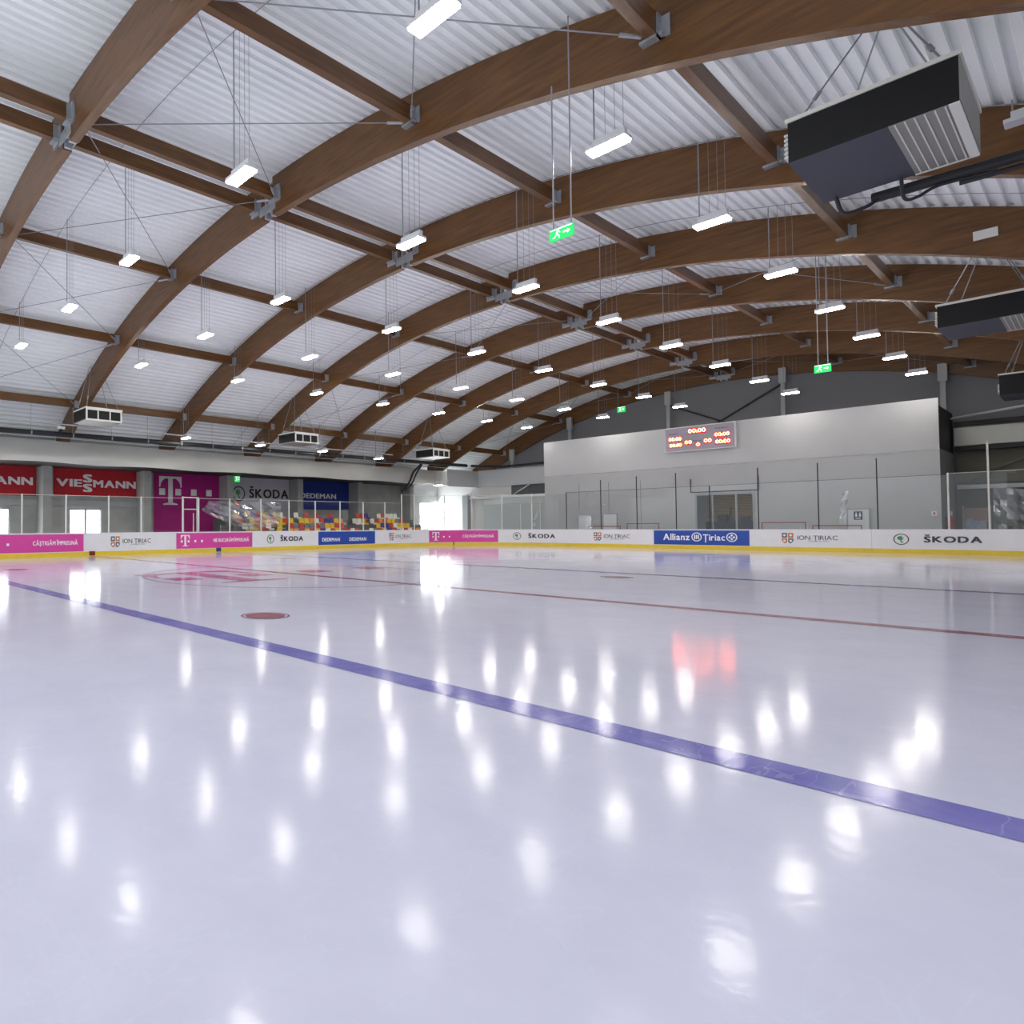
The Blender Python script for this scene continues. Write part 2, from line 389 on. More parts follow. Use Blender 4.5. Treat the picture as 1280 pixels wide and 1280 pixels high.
# ------------------------------------------------------------------ struts between the arches
ROWS = [(9.66, .43, 'first row right of the crown pair but one'), (4.66, .42, ''), (-.36, .36, ''), (-1.28, .36, ''), (-6.48, .5, ''), (-11.46, .56, ''), (-16.26, .6, '')]
RN = ['outermost right row', 'first row right of the crown', 'right one of the crown pair', 'left one of the crown pair', 'first row left of the crown', 'second row left of the crown', 'outermost left row']
for ri, (x, up, _) in enumerate(ROWS):
    z = zbot(x) + up
    for k in range(0, 8):
        y0 = Yk(k)+.22 if k else -12.2; y1 = Yk(k+1)
        lab = ('brown timber strut, %s, between %s and %s arches' % (RN[ri], ORD[k-1], ORD[k])) if k else 'brown timber strut, %s, on the camera side of first arch' % RN[ri]
        t = thing('roof_strut', (x, y0, z), lab, 'strut', 'timber struts between the roof arches')
        MB().box((x-.08, y0, z), (x+.08, y1, z+.36)).build('timber', WOODL, t)
        sh = MB(); sh.box((x-.17, y1-.16, z-.05), (x+.17, y1-.003, z-.004)); sh.box((x+.085, y1-.16, z-.05), (x+.115, y1-.003, z+.33)); sh.box((x+.1, y1-.04, z-.05), (x+.24, y1-.003, z+.3))
        sh.build('steel_shoe', STEEL, t)

# ------------------------------------------------------------------ diagonal bracing rods
seq = [(9.66, .43), (4.66, .42), (-.36, .36), (-6.48, .5), (-11.46, .56), (-16.26, .6)]
BN = ['outer right', 'inner right', 'crown', 'inner left', 'outer left']
for ka in (1, 4, 7):
    for i in range(5):
        (xa, ua), (xb, ub) = seq[i], seq[i+1]
        for way, (p, q) in enumerate((((xa, ua), (xb, ub)), ((xb, ub), (xa, ua)))):
            A = Vector((p[0], Yk(ka)+.24, zbot(p[0])+p[1]+.08)); B = Vector((q[0], Yk(ka+1)-.02, zbot(q[0])+q[1]+.08 - (.05 if way else 0)))
            if way: A.z -= .05
            t = thing('bracing_rod', A, 'thin steel bracing rod, %s field of the %s bay, %s diagonal' % (BN[i], ORD[ka-1], 'falling' if way else 'rising'), 'rod', 'diagonal steel bracing rods')
            MB().tube([A, B], .012, 6).build('rod', ROD, t)
            d = (B-A).normalized(); MB().tube([B-d*.55, B-d*.2], .035, 8).build('turnbuckle', STEEL, t)

# ------------------------------------------------------------------ hanging lamps
lampbody = MB(); lampbody.box((-.35, -.145, .013), (.35, .145, .07)).box((-.27, -.06, .071), (.31, .06, .21))
LB = shared(lampbody, 'housing', LAMPW)
LD = shared(MB().box((-.335, -.13, -.026), (.335, .13, .012)), 'diffuser', LAMPE)
RX = [7.42, 1.84, -4.32, -9.62, -15.93]; RZ = [9.79, 9.65, 9.76, 9.75, 9.78]; RT = [.83, .83, .862, .83, .83]; 
RNM = ['first', 'second', 'third', 'fourth', 'fifth']
def lamp(x, y, z, lab, group, top, d=LD):
    t = thing('hanging_lamp', (x, y, z), lab, 'lamp', group)
    sub('housing', LB, t); sub('diffuser', d, t)
    z1 = top - z
    m = MB().tube([(-.25, 0, .2), (-.25, 0, z1)], .013, 6); o = link('suspension_rod', shared(m, 'suspension_rod', ROD)); o.parent = t
    w = MB()
    for dx in (-.05, .12, .27): w.tube([(dx, 0, .2), (dx, 0, z1)], .004, 4)
    o = link('suspension_wire', shared(w, 'suspension_wire', ROD)); o.parent = t
    return t
for r in range(5):
    for k in range(8):
        x, y, z = RX[r], -3.0 + 6.08*k, RZ[r]
        x, y, z = 13.99 + RT[r]*(x-13.99), -11.535 + RT[r]*(y+11.535 - (.3 if k == 7 else 0)), 1.328 + RT[r]*(z-1.328)
        top = ztop(x); z_ = z
        lamp(x, y, z_, 'lit lamp on a rod, %s from the camera in %s row from the right' % (ORD[k], RNM[r]), 'lamps hanging over the ice', top)
t = lamp(13.3, 5.35, 8.2, 'unlit rectangular lamp hanging beside the nearest right air unit', 'lamps hanging over the ice', ztop(13.3), shared(MB().box((-.335, -.13, 0), (.335, .13, .012)), 'diffuser', mat('unlit diffuser', srgb(200, 202, 208), rough=.3)))
LD2 = shared(MB().box((-.30, -.12, -.02), (.30, .12, .012)), 'diffuser', LAMPE2)
for i, (y, z) in enumerate(((5.6, 6.15), (10.6, 6.12), (15.5, 6.1), (20.6, 5.95))):
    lamp(-15.7, y, z, 'small lit lamp under the side pipes, %s from the left' % ORD[i], 'small lamps along the left side', zbot(-15.7)+1.0, LD2)
lamp(-17.0, 28.6, 4.5, 'small lit lamp in the far left corner above the boards', 'small lamps along the left side', 6.9, LD2)

# conduits following the roof, one per bay
for k in range(7):
    y = -4.45 + 5.08*k
    o = MB().tube([(x, y, ztop(x)-.03) for x in [-19 + i*1.55 for i in range(25)]], .009, 6).build('cable_conduit', ROD)
    tag(o, 'thin grey cable conduit under the roof deck of the %s lamp bay' % ORD[k], 'conduit', 'cable conduits under the roof')

# ------------------------------------------------------------------ exit signs
def exit_sign(loc, yaw, lab, w=.42, h=.2, rods=None):
    t = thing('exit_sign', loc, lab, 'sign', 'green exit signs')
    c, s = math.cos(yaw), math.sin(yaw)
    mp = lambda u, v, d: Vector((loc[0] + c*u + s*(d+.02), loc[1] + s*u - c*(d+.02), loc[2] + v))
    mb = MB(); mb.poly([(-w/2, 0), (w/2, 0), (w/2, h), (-w/2, h)], lambda u, v, d: mp(u, v, d*1.0 - .04), .04); plate = mb.build('plate', EXITG, t)
    m = MB(); a, b = w*.16, h
    U = lambda u, v: (u*w, v*h)
    m.disc(-.13*w, .80*h, .07*h, mp, .006, 12)
    m.poly([U(-.20,.72), U(-.12,.74), U(-.14,.45), U(-.22,.42)], mp, .006)
    m.poly([U(-.14,.45), U(-.07,.36), U(-.05,.14), U(-.09,.14), U(-.11,.32), U(-.2,.42)], mp, .006)
    m.poly([U(-.2,.42), U(-.27,.2), U(-.36,.2), U(-.36,.27), U(-.29,.27), U(-.235,.45)], mp, .006)
    m.poly([U(-.12,.7), U(-.05,.56), U(-.02,.58), U(-.08,.73)], mp, .006)
    m.poly([U(.08,.44), U(.26,.44), U(.26,.3), U(.38,.5), U(.26,.7), U(.26,.56), U(.08,.56)], mp, .006)
    m.poly([U(-.46,.88), U(.46,.88), U(.46,.95), U(-.46,.95)], mp, .004)
    m.build('pictogram', EXITW, plate)
    if rods:
        for u, top in rods:
            p = mp(u, h, -.03); MB().tube([p, (p.x, p.y, top)], .013, 6).build('suspension_rod', ROD, t)
    return t
exit_sign((8.21, -.5, 6.45), 0, 'green exit sign nearest the camera, hanging below second arch', .43, .21, ((.17, ztop(8.4)), (-.15, 9.3)))
exit_sign((8.89, 13, 5.83), 0, 'green exit sign hanging over the middle of the far right ice', .38, .23, ((.12, ztop(8.9)), (-.1, ztop(8.9))))
exit_sign((-5.5, 33, 8.89), 0, 'small green exit sign hanging left of the scoreboard', .5, .36, ((-.2, ztop(-5.5)),))
exit_sign((-15, 12.4, 6.5), math.pi/2, 'green exit sign hanging before the middle left air unit', .42, .42, ((-.1, zbot(-15)+1.1),))
exit_sign((-20.8, 12.47, 4.36), math.pi/2, 'small green exit sign on the concrete column by the silver banner', .42, .38, ((.15, 5.9),))

# ------------------------------------------------------------------ air units
def air_unit(x0, x1, y0, y1, z0, z1, lab, side, ropes, taper=0.):
    """black box hung from the roof; side = which end carries the grille"""
    t = thing('air_unit', ((x0+x1)/2, (y0+y1)/2, z0), lab, 'air unit', 'black air units hung from the roof')
    zt = z1 - .06
    if side == 'under':
        MB().box((x0, y0, z0+.012), (x1, y1, zt)).build('casing', BLACK, t)
        MB().box((x0-.004, y0-.004, z0), (x0+(x1-x0)*.62, y1+.004, z0+.011)).build('bottom_panel', CHAR, t)
        g = MB(); gx = x0+(x1-x0)*.62
        g.box((gx, y0-.004, z0), (x1-.1, y1, z0+.011)); gr = g.build('grille', GRILLE, t)
        f = MB(); n = 6
        for i in range(n): f.box((gx+.06+i*(x1-gx-.1)/n, y0, z0-.014), (gx+.075+i*(x1-gx-.1)/n, y1, z0-.001))
        f.box((x1-.1, y0-.004, z0-.012), (x1+.004, y1, z0+.011)); f.box((gx, y1-.03, z0-.015), (x1, y1+.004, z0-.001)); f.build('grille_frame', FRAMEW, gr)
        MB().box((x1+.001, y0, z0+.02), (x1+.012, y1, zt)).build('end_panel', GRILLE, t)
        l = MB()
        for i in range(6): l.box((x0-.05, y0+.01, z0+.1+i*.07), (x0-.001, y1-.02, z0+.13+i*.07))
        l.build('end_louvre', FRAMEW, t)
    else:
        MB().box((x0, y0, z0+.05), (x1-.02, y1, zt)).build('casing', BLACK, t)
        MB().box((x0, y0, z0), (x1-.02, y1, z0+.048)).build('bottom_panel', GRILLE, t)
        f = MB(); q = .07
        f.box((x1-.018, y0, z0), (x1+.03, y1, z0+q)).box((x1-.018, y0, zt-q), (x1+.03, y1, zt)).box((x1-.018, y0, z0+q), (x1+.03, y0+q, zt-q)).box((x1-.018, y1-q, z0+q), (x1+.03, y1, zt-q))
        for i in (1, 2): yy = y0+(y1-y0)*i/3; f.box((x1-.018, yy-.025, z0+q), (x1+.02, yy+.025, zt-q))
        f.build('grille_frame', FRAMEW, t)
    MB().box((x0-.03, y0-.03, zt), (x1+.03, y1+.03, z1)).build('top_frame', FRAMEW, t)
    for n, (p, q) in enumerate(ropes):
        d = (Vector(q)-Vector(p))
        MB().tube([p, q], .013, 6).tube([Vector(p)+d*.18, Vector(p)+d*.26], .03, 6).build('hanger_rod', ROD, t)
    return t
def ropes(x0, x1, y0, y1, z, xa, ya, za):
    return [((x0+.15, y0+.1, z), (xa-.1, ya, za)), ((x1-.15, y0+.1, z), (xa+.1, ya, za)), ((x0+.15, y1-.1, z), (xa-.1, ya+.4, za)), ((x1-.15, y1-.1, z), (xa+.1, ya+.4, za))]
air_unit(11.03, 12.84, 1.05, 3.12, 7.0, 7.70, 'large black air unit at the top right, nearest of the right side', 'under', ropes(11.03, 12.84, 1.05, 3.12, 7.7, 12.0, 1.9, ztop(12)))
air_unit(11.06, 12.9, 14.5, 16.5, 6.85, 7.52, 'black air unit at the right edge, second of the right side', 'under', ropes(11.06, 12.9, 14.5, 16.5, 7.52, 12.2, 12.2, 8.35))
air_unit(11.17, 12.9, 28.5, 30.5, 6.6, 7.5, 'black air unit above the far right corner, third of the right side', 'under', ropes(11.17, 12.9, 28.5, 30.5, 7.5, 12.2, 24.4, 8.3))
for i, (y0, za) in enumerate(((-.85, 0), (11.4, 1), (23.57, 2))):
    air_unit(-14.95, -13.48, y0, y0+1.74, 6.22 - .07*i, 6.82 - .08*i, 'black air unit with white framed grille, %s on the left side' % ('nearest', 'middle one', 'farthest')[i], 'front', ropes(-14.95, -13.48, y0, y0+1.74, 6.82 - .08*i, -14.2, y0+.5, ztop(-14.2)))
MB  # pipes feeding the near right unit
o = MB().tube([(11.6, 3.32, 6.9), (12.9, 3.34, 6.88), (16.8, 3.5, 6.85)], .085, 12).build('refrigerant_pipe', PIPEK); tag(o, 'thick black lagged pipe running right from the nearest right air unit', 'pipe')
o = MB().tube([(12.6, 3.36, 6.74), (16.8, 3.52, 6.70)], .04, 10).build('refrigerant_pipe', PIPEK); tag(o, 'thin black pipe below the thick one by the nearest right air unit', 'pipe')
def arc(pts, n=6):
    P = [Vector(p) for p in pts]; out = []
    P = [P[0]*2-P[1]] + P + [P[-1]*2-P[-2]]
    for i in range(1, len(P)-2):
        for j in range(n):
            t = j/n; a, b, c, d = P[i-1], P[i], P[i+1], P[i+2]
            out.append(.5*((2*b) + (c-a)*t + (2*a-5*b+4*c-d)*t*t + (3*b-a-3*c+d)*t**3))
    out.append(P[-2]); return out
o = MB().tube(arc([(11.2, 3.0, 6.99), (11.28, 3.1, 6.72), (11.55, 3.2, 6.75), (11.75, 3.3, 6.88), (12.2, 3.35, 6.9)]), .03, 8).build('flexible_hose', PIPEK); tag(o, 'black hose looping under the nearest right air unit', 'hose')
o = MB().tube(arc([(12.0, 3.0, 6.98), (12.02, 3.1, 6.66), (12.16, 3.2, 6.66), (12.4, 3.3, 6.78), (13.0, 3.36, 6.76)]), .025, 8).build('flexible_hose', PIPEK); tag(o, 'second black hose hanging behind the grille of the nearest right air unit', 'hose')
# white hanger plate on the fourth arch
o = MB().box((12.0, Yk(4)-.05, 8.3), (12.4, Yk(4)-.003, 8.52)).build('hanger_plate', FRAMEW); tag(o, 'white steel plate on fourth arch holding the second right air unit', 'plate')

# ------------------------------------------------------------------ pipes along the left side
o = MB().tube([(-16.5, -12, 5.83), (-16.5, 31.5, 6.13)], .12, 12).build('cooling_pipe', PIPEK); tag(o, 'long thick black pipe above the white fabric on the left', 'pipe')
o = MB().tube([(-15.7, -12, 6.26), (-15.7, 22.0, 6.30)], .035, 8).build('water_pipe', mat('grey pipe', srgb(176, 178, 182), rough=.4)); tag(o, 'thin light grey pipe above the black pipe on the left', 'pipe')
o = MB().tube([(-17.2, -12, 5.82), (-17.2, 30, 5.92)], .025, 8).build('water_pipe', mat('grey pipe', srgb(176, 178, 182))); tag(o, 'thin grey pipe just above the white fabric', 'pipe')
for i in range(15):
    y = -5 + i*2.03 + .6
    z = 5.83 + (y+12)/43.5*.3
    o = MB().tube([(-16.5, y, z+.05), (-16.5, y, zbot(-16.5)+1.0)], .008, 5).tube([(-16.5, y-.03, z), (-16.5, y+.03, z)], .14, 12).build('pipe_hanger', ROD)
    tag(o, 'thin hanger of the black pipe, %s from the left' % ORD[i], 'hanger', 'hangers of the black pipe')
t = thing('security_camera', (-15.8, -1.2, 6.05), 'small white security camera on the left pipes by second arch', 'camera')
MB().box((-15.88, -1.35, 6.07), (-15.72, -1.0, 6.18)).build('housing', LAMPW, t); MB().tube([(-15.8, -1.0, 6.12), (-15.8, -.97, 6.12)], .05, 10).build('lens', BLACK, t); MB().tube([(-15.8, -1.15, 5.92), (-15.8, -1.15, 6.068)], .03, 8).build('bracket', BLACK, t)
o = MB().tube(arc([(-16.7, 26.3, 6.0), (-17.2, 26.0, 5.4), (-17.3, 25.6, 4.6), (-17.4, 24.9, 3.9)]), .08, 8).tube(arc([(-16.8, 26.5, 6.0), (-17.2, 26.3, 5.3), (-17.25, 25.9, 4.6), (-17.4, 25.3, 4.0)]), .06, 8).build('cable_bundle', PIPEK); tag(o, 'black cable bundle hanging before the far end of the white fabric', 'cable')

# ------------------------------------------------------------------ left wall
XW = -22.0
def fmap(x): return lambda u, v, d: Vector((x + d, u, v))          # a wall facing +X : u along Y
def emap(y): return lambda u, v, d: Vector((u, y - d, v))          # a wall facing -Y : u along X
mb = MB()
D1, D2 = (-4.0, -1.85), (1.5, 3.45)
mb.box((XW-.25, -14, 0), (XW, D1[0], 5.4)).box((XW-.25, D1[1], 0), (XW, D2[0], 5.4)).box((XW-.25, D2[1], 0), (XW, 32.6, 5.4)).box((XW-.25, 32.6, 3.4), (XW, 35, 5.4)).box((XW-.25, 32.6, 0), (XW, 35, .25))
mb.box((XW-.25, D1[0], 2.45), (XW, D1[1], 5.4)).box((XW-.25, D2[0], 2.45), (XW, D2[1], 5.4)).box((-20.85, -14, 4.951), (-20.62, 36.3, 5.5))
o = mb.build('wall_left', CONC); tag(o, 'grey wall behind the left boards with two doorways', 'wall', kind='structure')
o = MB().box((XW+.001, -14, 2.62), (XW+.12, 6.0, 2.95)).build('trim_1', PANEL); tag(o, 'pale grey lintel band under the red banners', 'lintel', kind='structure')
for i, k in enumerate(range(1, 8)):
    o = MB().box((XW+.001, Yk(k)-.14, -.02), (-20.95, Yk(k)+.36, 4.79)).build('concrete_column', CONC); tag(o, 'grey concrete column under the foot of the %s arch' % ORD[k-1], 'column', 'concrete columns of the left side')
o = MB().box((XW+.001, -14, 4.80), (-17.95, 30.6, 4.95)).build('gallery_slab', BEAMK); tag(o, 'dark gallery slab over the wall banners behind the white fabric', 'slab', kind='structure')
def door(n, y0, y1, lab):
    t = thing('door_%d' % n, (XW, (y0+y1)/2, 0), lab, 'door', kind='structure')
    ym = (y0+y1)/2
    for a, b in ((y0, ym), (ym, y1)):
        MB().box((XW-.12, a+.07, .1), (XW-.1, b-.07, 2.38)).build('glass_leaf', DAY, t)
        f = MB().box((XW-.14, a, 0), (XW-.06, a+.07, 2.45)).box((XW-.14, b-.07, 0), (XW-.06, b, 2.45)).box((XW-.14, a+.07, 2.38), (XW-.06, b-.07, 2.45)).box((XW-.14, a+.07, 0), (XW-.06, b-.07, .1))
        f.build('leaf_frame', mat('grey door frame', srgb(150, 154, 160), rough=.5), t)
    MB().tube([(XW-.02, ym-.12, .9), (XW-.02, ym-.12, 1.5)], .015, 6).build('handle', STEEL, t)
door(1, *D1, 'bright daylit double glass door at the left edge'); door(2, *D2, 'bright daylit double glass door below the red lettered banner')
t = thing('window_1', (XW, 33.8, .25), 'bright daylit corner window in the left wall at the far end', 'window', kind='structure')
MB().box((XW-.12, 32.65, .3), (XW-.1, 34.95, 3.35)).build('pane', DAY, t)
f = MB()
for y in (32.6, 33.8, 34.9): f.box((XW-.15, y, .25), (XW-.05, y+.06, 3.4))
f.box((XW-.15, 32.6, 2.1), (XW-.05, 34.95, 2.16)); f.build('window_frame', FRAMEW, t)

# fabric drape over the gallery edge
mb = MB(); R = []; n = 150
for i in range(n+1):
    y = -13.5 + 44.2*i/n
    sag = .06*math.sin(y*1.03+.4)**2; ph = y*2*math.pi/6.08
    col = []
    for j in range(9):
        q = j/8; z = 5.74 - sag*(1-q)*.6 - (1.10 + .03*math.sin(ph))*q
        x = -17.78 + .07*math.sin(q*math.pi)*(1+math.sin(ph)) + .02*math.sin(y*5.1+q*4)*q + .015*math.sin(y*2.3+q*7)
        col.append(mb.bm.verts.new((x, y, z)))
    R.append(col)
for a, b in zip(R, R[1:]):
    for j in range(8): mb.bm.faces.new((a[j], b[j], b[j+1], a[j+1]))
bmesh.ops.solidify(mb.bm, geom=mb.bm.faces[:], thickness=.02)
o = mb.build('fabric_drape', FABRIC, smooth=True); tag(o, 'long white fabric drape hung along the left side above the banners', 'drape')

# wall banners
def banner(y0, y1, z0, z1, m, lab):
    t = thing('wall_banner', (XW+.02, (y0+y1)/2, z0), lab, 'banner', 'sponsor banners on the left wall')
    return MB().box((XW+.002, y0, z0), (XW+.03, y1, z1)).build('cloth', m, t)
fm = fmap(XW+.03)
def vies(t, y):
    lettering('VIE', y+.03, y+1.47, 3.76, 4.17, fm, BLET, t, bold=.04); lettering('S', y+1.62, y+2.08, 4.04, 4.48, fm, BLET, t, bold=.05); lettering('S', y+1.62, y+2.08, 3.48, 3.92, fm, BLET, t, bold=.05)
    lettering('MANN', y+2.22, y+4.9, 3.76, 4.17, fm, BLET, t, bold=.04)
t = banner(-5.65, -.42, 3.15, 4.82, REDB, 'red banner with silver letters ending in ANN, at the left edge'); vies(t, -5.55)
t = banner(.55, 5.93, 3.22, 4.82, REDB, 'red banner reading VIESSMANN in silver letters'); vies(t, .72)
t = banner(6.9, 12.06, .0, 4.85, MAGB, 'tall magenta banner with a silver letter T and squares')
m = MB(); t_logo(m, lambda u, v, d: Vector((XW+.032+d, 7.27+u, 2.8+v)), 1.62, 1.82, .42, 1.165, 4, .012); m.build('logo', BLET, t)
t = banner(12.7, 18.25, .4, 4.82, SILB, 'silver banner reading SKODA in black letters')
lettering('ŠKODA', 14.31, 17.77, 3.42, 4.02, fm, LETK, t, bold=.03, space=1.2)
def roundel(t, cu, cv, r, mp, d=.012, dark=LETK, ax=1.):
    m = MB().ring(cu, cv, r*.86, r, mp, d, 28, ax); m.build('logo_ring', dark, t)
    m = MB(); 
    m.poly([(cu+ax*r*a, cv+r*b) for a, b in ((-.5,.35),(-.25,.55),(.2,.6),(.0,.42),(.4,.38),(.1,.25),(.42,.15),(.1,.08),(.3,-.1),(.0,-.1),(.15,-.45),(.35,-.62),(-.05,-.6),(-.15,-.15),(-.45,-.05))], mp, d); m.build('logo', GREEN if dark is not LETK or d < .012 else GREEN, t)
roundel(t, 13.4, 3.66, .52, fm)
t = banner(18.95, 24.42, 2.65, 4.8, NAVY, 'navy blue banner reading DEDEMAN in white letters')
lettering('DEDEMAN', 18.98, 22.55, 3.5, 3.9, fm, BLET, t, bold=.03, caps=(-.02, .75))

# ------------------------------------------------------------------ grandstand with seats
mb = MB(); TX = [-16.9, -17.7, -18.5, -19.3]; TZ = [.78, 1.13, 1.48, 1.88]
for i, (x, z) in enumerate(zip(TX, TZ)): mb.box((x-.8 if i < 3 else -20.9, 10.6, -.02), (x, 28.4, z))
o = mb.build('grandstand_steps', CONCD); tag(o, 'grey stepped grandstand carrying the coloured seats', 'grandstand')
def seat_mesh(m):
    mb = MB(); prof = [(-.36, .02), (-.34, .10), (-.10, .08), (-.02, .12), (.03, .30), (.02, .46), (-.01, .47), (-.05, .16), (-.12, .13), (-.36, .15)]
    R = []
    for u, k in ((-.2, .93), (-.16, 1), (.16, 1), (.2, .93)):
        R.append([mb.bm.verts.new((-a*1.0-.4, u, b*k)) for a, b in prof])
    n = len(prof)
    for p, q in zip(R, R[1:]):
        for j in range(n): mb.bm.faces.new((p[j], q[j], q[(j+1) % n], p[(j+1) % n]))
    mb.bm.faces.new(R[0]); mb.bm.faces.new(R[-1][::-1])
    return shared(mb, 'seat', m, False)
SM = {c: seat_mesh(m) for c, m in SEATM.items()}
cols = ['yellow', 'red', 'white', 'blue', 'grey', 'orange']
RW = ['lowest', 'second', 'third', 'top']
for r in range(4):
    y = 11.0 + .2*r; n = 0
    while y < 27.0:
        n += 1
        gap = (20.3 < y < 21.4) or (r == 1 and 21.4 < y < 22.8) or (r == 3 and random.random() < .45) or random.random() < .06
        c = random.choices(cols, (5, 6, 5, 2.5, 1, 2))[0]
        if not gap:
            o = link('stadium_seat', SM[c]); o.location = (TX[r]-.05, y, TZ[r])
            tag(o, '%s plastic seat in the %s grandstand row, place %d from the left' % (c, RW[r], n), 'seat', 'plastic seats of the grandstand')
        y += .46
t = thing('stair_rail', (-16.2, 10.2, 0), 'grey metal railing at the near end of the grandstand', 'railing')
rl = MB()
for y in (8.2, 9.2, 10.2, 11.2): rl.tube([(-16.3, y, -.02), (-16.3, y, 1.45)], .022, 6)
rl.build('post', ROD, t)
rl = MB()
for z in (1.15, 1.25, 1.35, 1.45): rl.tube([(-16.3, 8.2, z), (-16.3, 11.2, z)], .015, 6)
rl.build('rail', ROD, t)

# ------------------------------------------------------------------ boards around the ice
def board(s0, s1, lab, ad=None):
    p, _ = path((s0+s1)/2)
    t = thing('dasher_board', (p.x, p.y, 0), lab, 'board', 'dasher boards around the ice')
    face = strip(MB(), s0+.004, s1-.004, .21, BH-.03, 0, -.1).build('board_face', WHITE, t)
    strip(MB(), s0+.004, s1-.004, -.002, .21, .012, -.1).build('kick_strip', YEL, t)
    strip(MB(), s0+.004, s1-.004, BH-.03, BH, .015, -.12).build('top_rail', mat('white top rail', srgb(236, 236, 238), rough=.3), t)
    if ad: face = strip(MB(), s0+.02, s1-.02, .235, 1.05, .006, .001).build('advert_sheet', ad, t)
    return face
def shield(t, s):
    for i, (a, b, c) in enumerate(((0, 1, EGRY), (1, 1, EORG), (0, 0, EORG), (1, 0, EGRY))):
        u0 = s + .25*a; v0 = .39 + .275*b; g = .02
        m = MB()
        if b: m.poly([(u0+g, v0+g), (u0+.25-g, v0+g), (u0+.25-g, v0+.26), (u0+g, v0+.26)], onpath, .012)
        elif a: m.poly([(u0+g, v0+.06), (u0+.12, v0), (u0+.25-g, v0+.12), (u0+.25-g, v0+.255), (u0+g, v0+.255)], onpath, .012)
        else: m.poly([(u0+g, v0+.12), (u0+.13, v0), (u0+.25-g, v0+.06), (u0+.25-g, v0+.255), (u0+g, v0+.255)], onpath, .012)
        m.build('logo', c, t)
    m = MB()
    for a, b in ((0, 1), (1, 1), (0, 0), (1, 0)): m.disc(s+.125+.25*a, .53+.275*b, .055, onpath, .016, 12)
    m.build('logo_mark', LETW, t)
def ad_ion(t, s0):
    shield(t, s0+1.33)
    lettering('ION ȚIRIAC', s0+1.97, s0+3.5, .58, .80, onpath, LETD, t, bold=.0, space=1.1)
    lettering('FOUNDATION', s0+2.38, s0+3.18, .49, .55, onpath, LETG, t, space=1.2)
def ad_skoda(t, s0):
    roundel(t, s0+1.28, .655, .255, onpath, .011, LETD)
    lettering('ŠKODA', s0+2.02, s0+3.72, .53, .79, onpath, LETD, t, bold=.04, space=1.2)
def ad_t(t, s0, txt, a, b, big=True):
    m = MB(); t_logo(m, lambda u, v, d: onpath(s0+.28+u, .36+v, d+.007), .53, .59, .11, .41, 4, .008); m.build('logo', LETW, t)
    lettering(txt, s0+a, s0+b, .56, .74, onpath, LETW, t, bold=.03)
B = [3.8, 8.73, 13.66, 18.6, 23.5, 28.45, 33.46, 38.45, 43.35, 48.1, 52.95, 57.6, 62.3, 67.2]
t = board(B[0], B[1], 'plain white board left of the picture edge')
t = board(B[1], B[2], 'magenta board at the left edge reading CASTIGAM IMPREUNA', PINK); ad_t(t, B[1]-.1, 'CÂȘTIGĂM ÎMPREUNĂ', 2.65, 4.72)
t = board(B[2], B[3], 'white board with shield emblem, between two magenta boards'); ad_ion(t, B[2])
t = board(B[3], B[4], 'magenta board below the tall magenta banner', PINK); ad_t(t, B[3], 'NE BUCURĂM ÎMPREUNĂ', 2.3, 4.64)
t = board(B[4], B[5], 'white board reading SKODA between magenta and small blue boards'); ad_skoda(t, B[4])
t = board(B[5], B[6], 'blue board reading DEDEMAN twice, before the grandstand', BLUE)
lettering('DEDEMAN', 28.78, 30.25, .45, .66, onpath, LETW, t, bold=.03); lettering('DEDEMAN', 31.1, 32.6, .45, .66, onpath, LETW, t, bold=.03)
t = board(B[6], B[7], 'white board with shield emblem beside the blue board, left corner'); ad_ion(t, B[6])
t = board(B[7], B[8], 'magenta board on the curve of the far corner', PINK); ad_t(t, B[7], 'CÂȘTIGĂM ÎMPREUNĂ', 2.5, 4.6)
t = board(B[8], B[9], 'white board reading SKODA just right of the curved magenta board'); ad_skoda(t, B[8]-.08)
t = board(B[9], B[10], 'white board with shield emblem left of the blue board at the far end'); ad_ion(t, B[9]+.05)
t = board(B[10], B[11], 'blue board reading Allianz Tiriac at the far end', BLUE)
lettering('Allianz', 53.48, 54.8, .5, .86, onpath, LETW, t, bold=.025); lettering('Țiriac', 55.47, 56.48, .5, .86, onpath, LETW, t, bold=.025, caps=(0, .75))
m = MB().ring(55.15, .685, .2, .25, onpath, .012)
for i, dx in enumerate((-.09, 0, .09)): m.poly([(55.15+dx-.03, .57), (55.15+dx+.03, .57), (55.15+dx+.03, .79+.02*(i == 1)), (55.15+dx-.03, .79)], onpath, .012)
m.build('logo', LETW, t)
m = MB().ring(56.8, .68, .2, .25, onpath, .012)
for a in range(4):
    c_, s_ = math.cos(a*math.pi/2), math.sin(a*math.pi/2)
    m.poly([(56.8 + c_*p - s_*q, .68 + s_*p + c_*q) for p, q in ((.03, 0), (.1, -.07), (.17, 0), (.1, .07))], onpath, .012)
m.build('logo', LETW, t)
t = board(B[11], B[12], 'white board with shield emblem right of the blue board at the far end'); ad_ion(t, B[11])
t = board(B[12], B[13], 'white board reading SKODA at the far right'); ad_skoda(t, B[12]-.3)
t = board(B[13], 72.0, 'plain white board on the right corner curve')
for i in range(4): board(72.0+i*4.8, 76.8+i*4.8, 'plain white board on the right side, %s from the corner' % ORD[i])
for s, w, m, lab, c in ((13.92, .29, DRED, 'dark red centre line tab on the yellow kick strip', 'red'), (21.06, .31, DBLU, 'dark blue line tab on the yellow kick strip', 'blue'), (40.27, .07, DRED, 'thin dark red goal line tab on the curved kick strip', 'thin')):
    o = strip(MB(), s, s+w, .03, .235, .02, .0125).build('line_tab', m); tag(o, lab, 'tab')

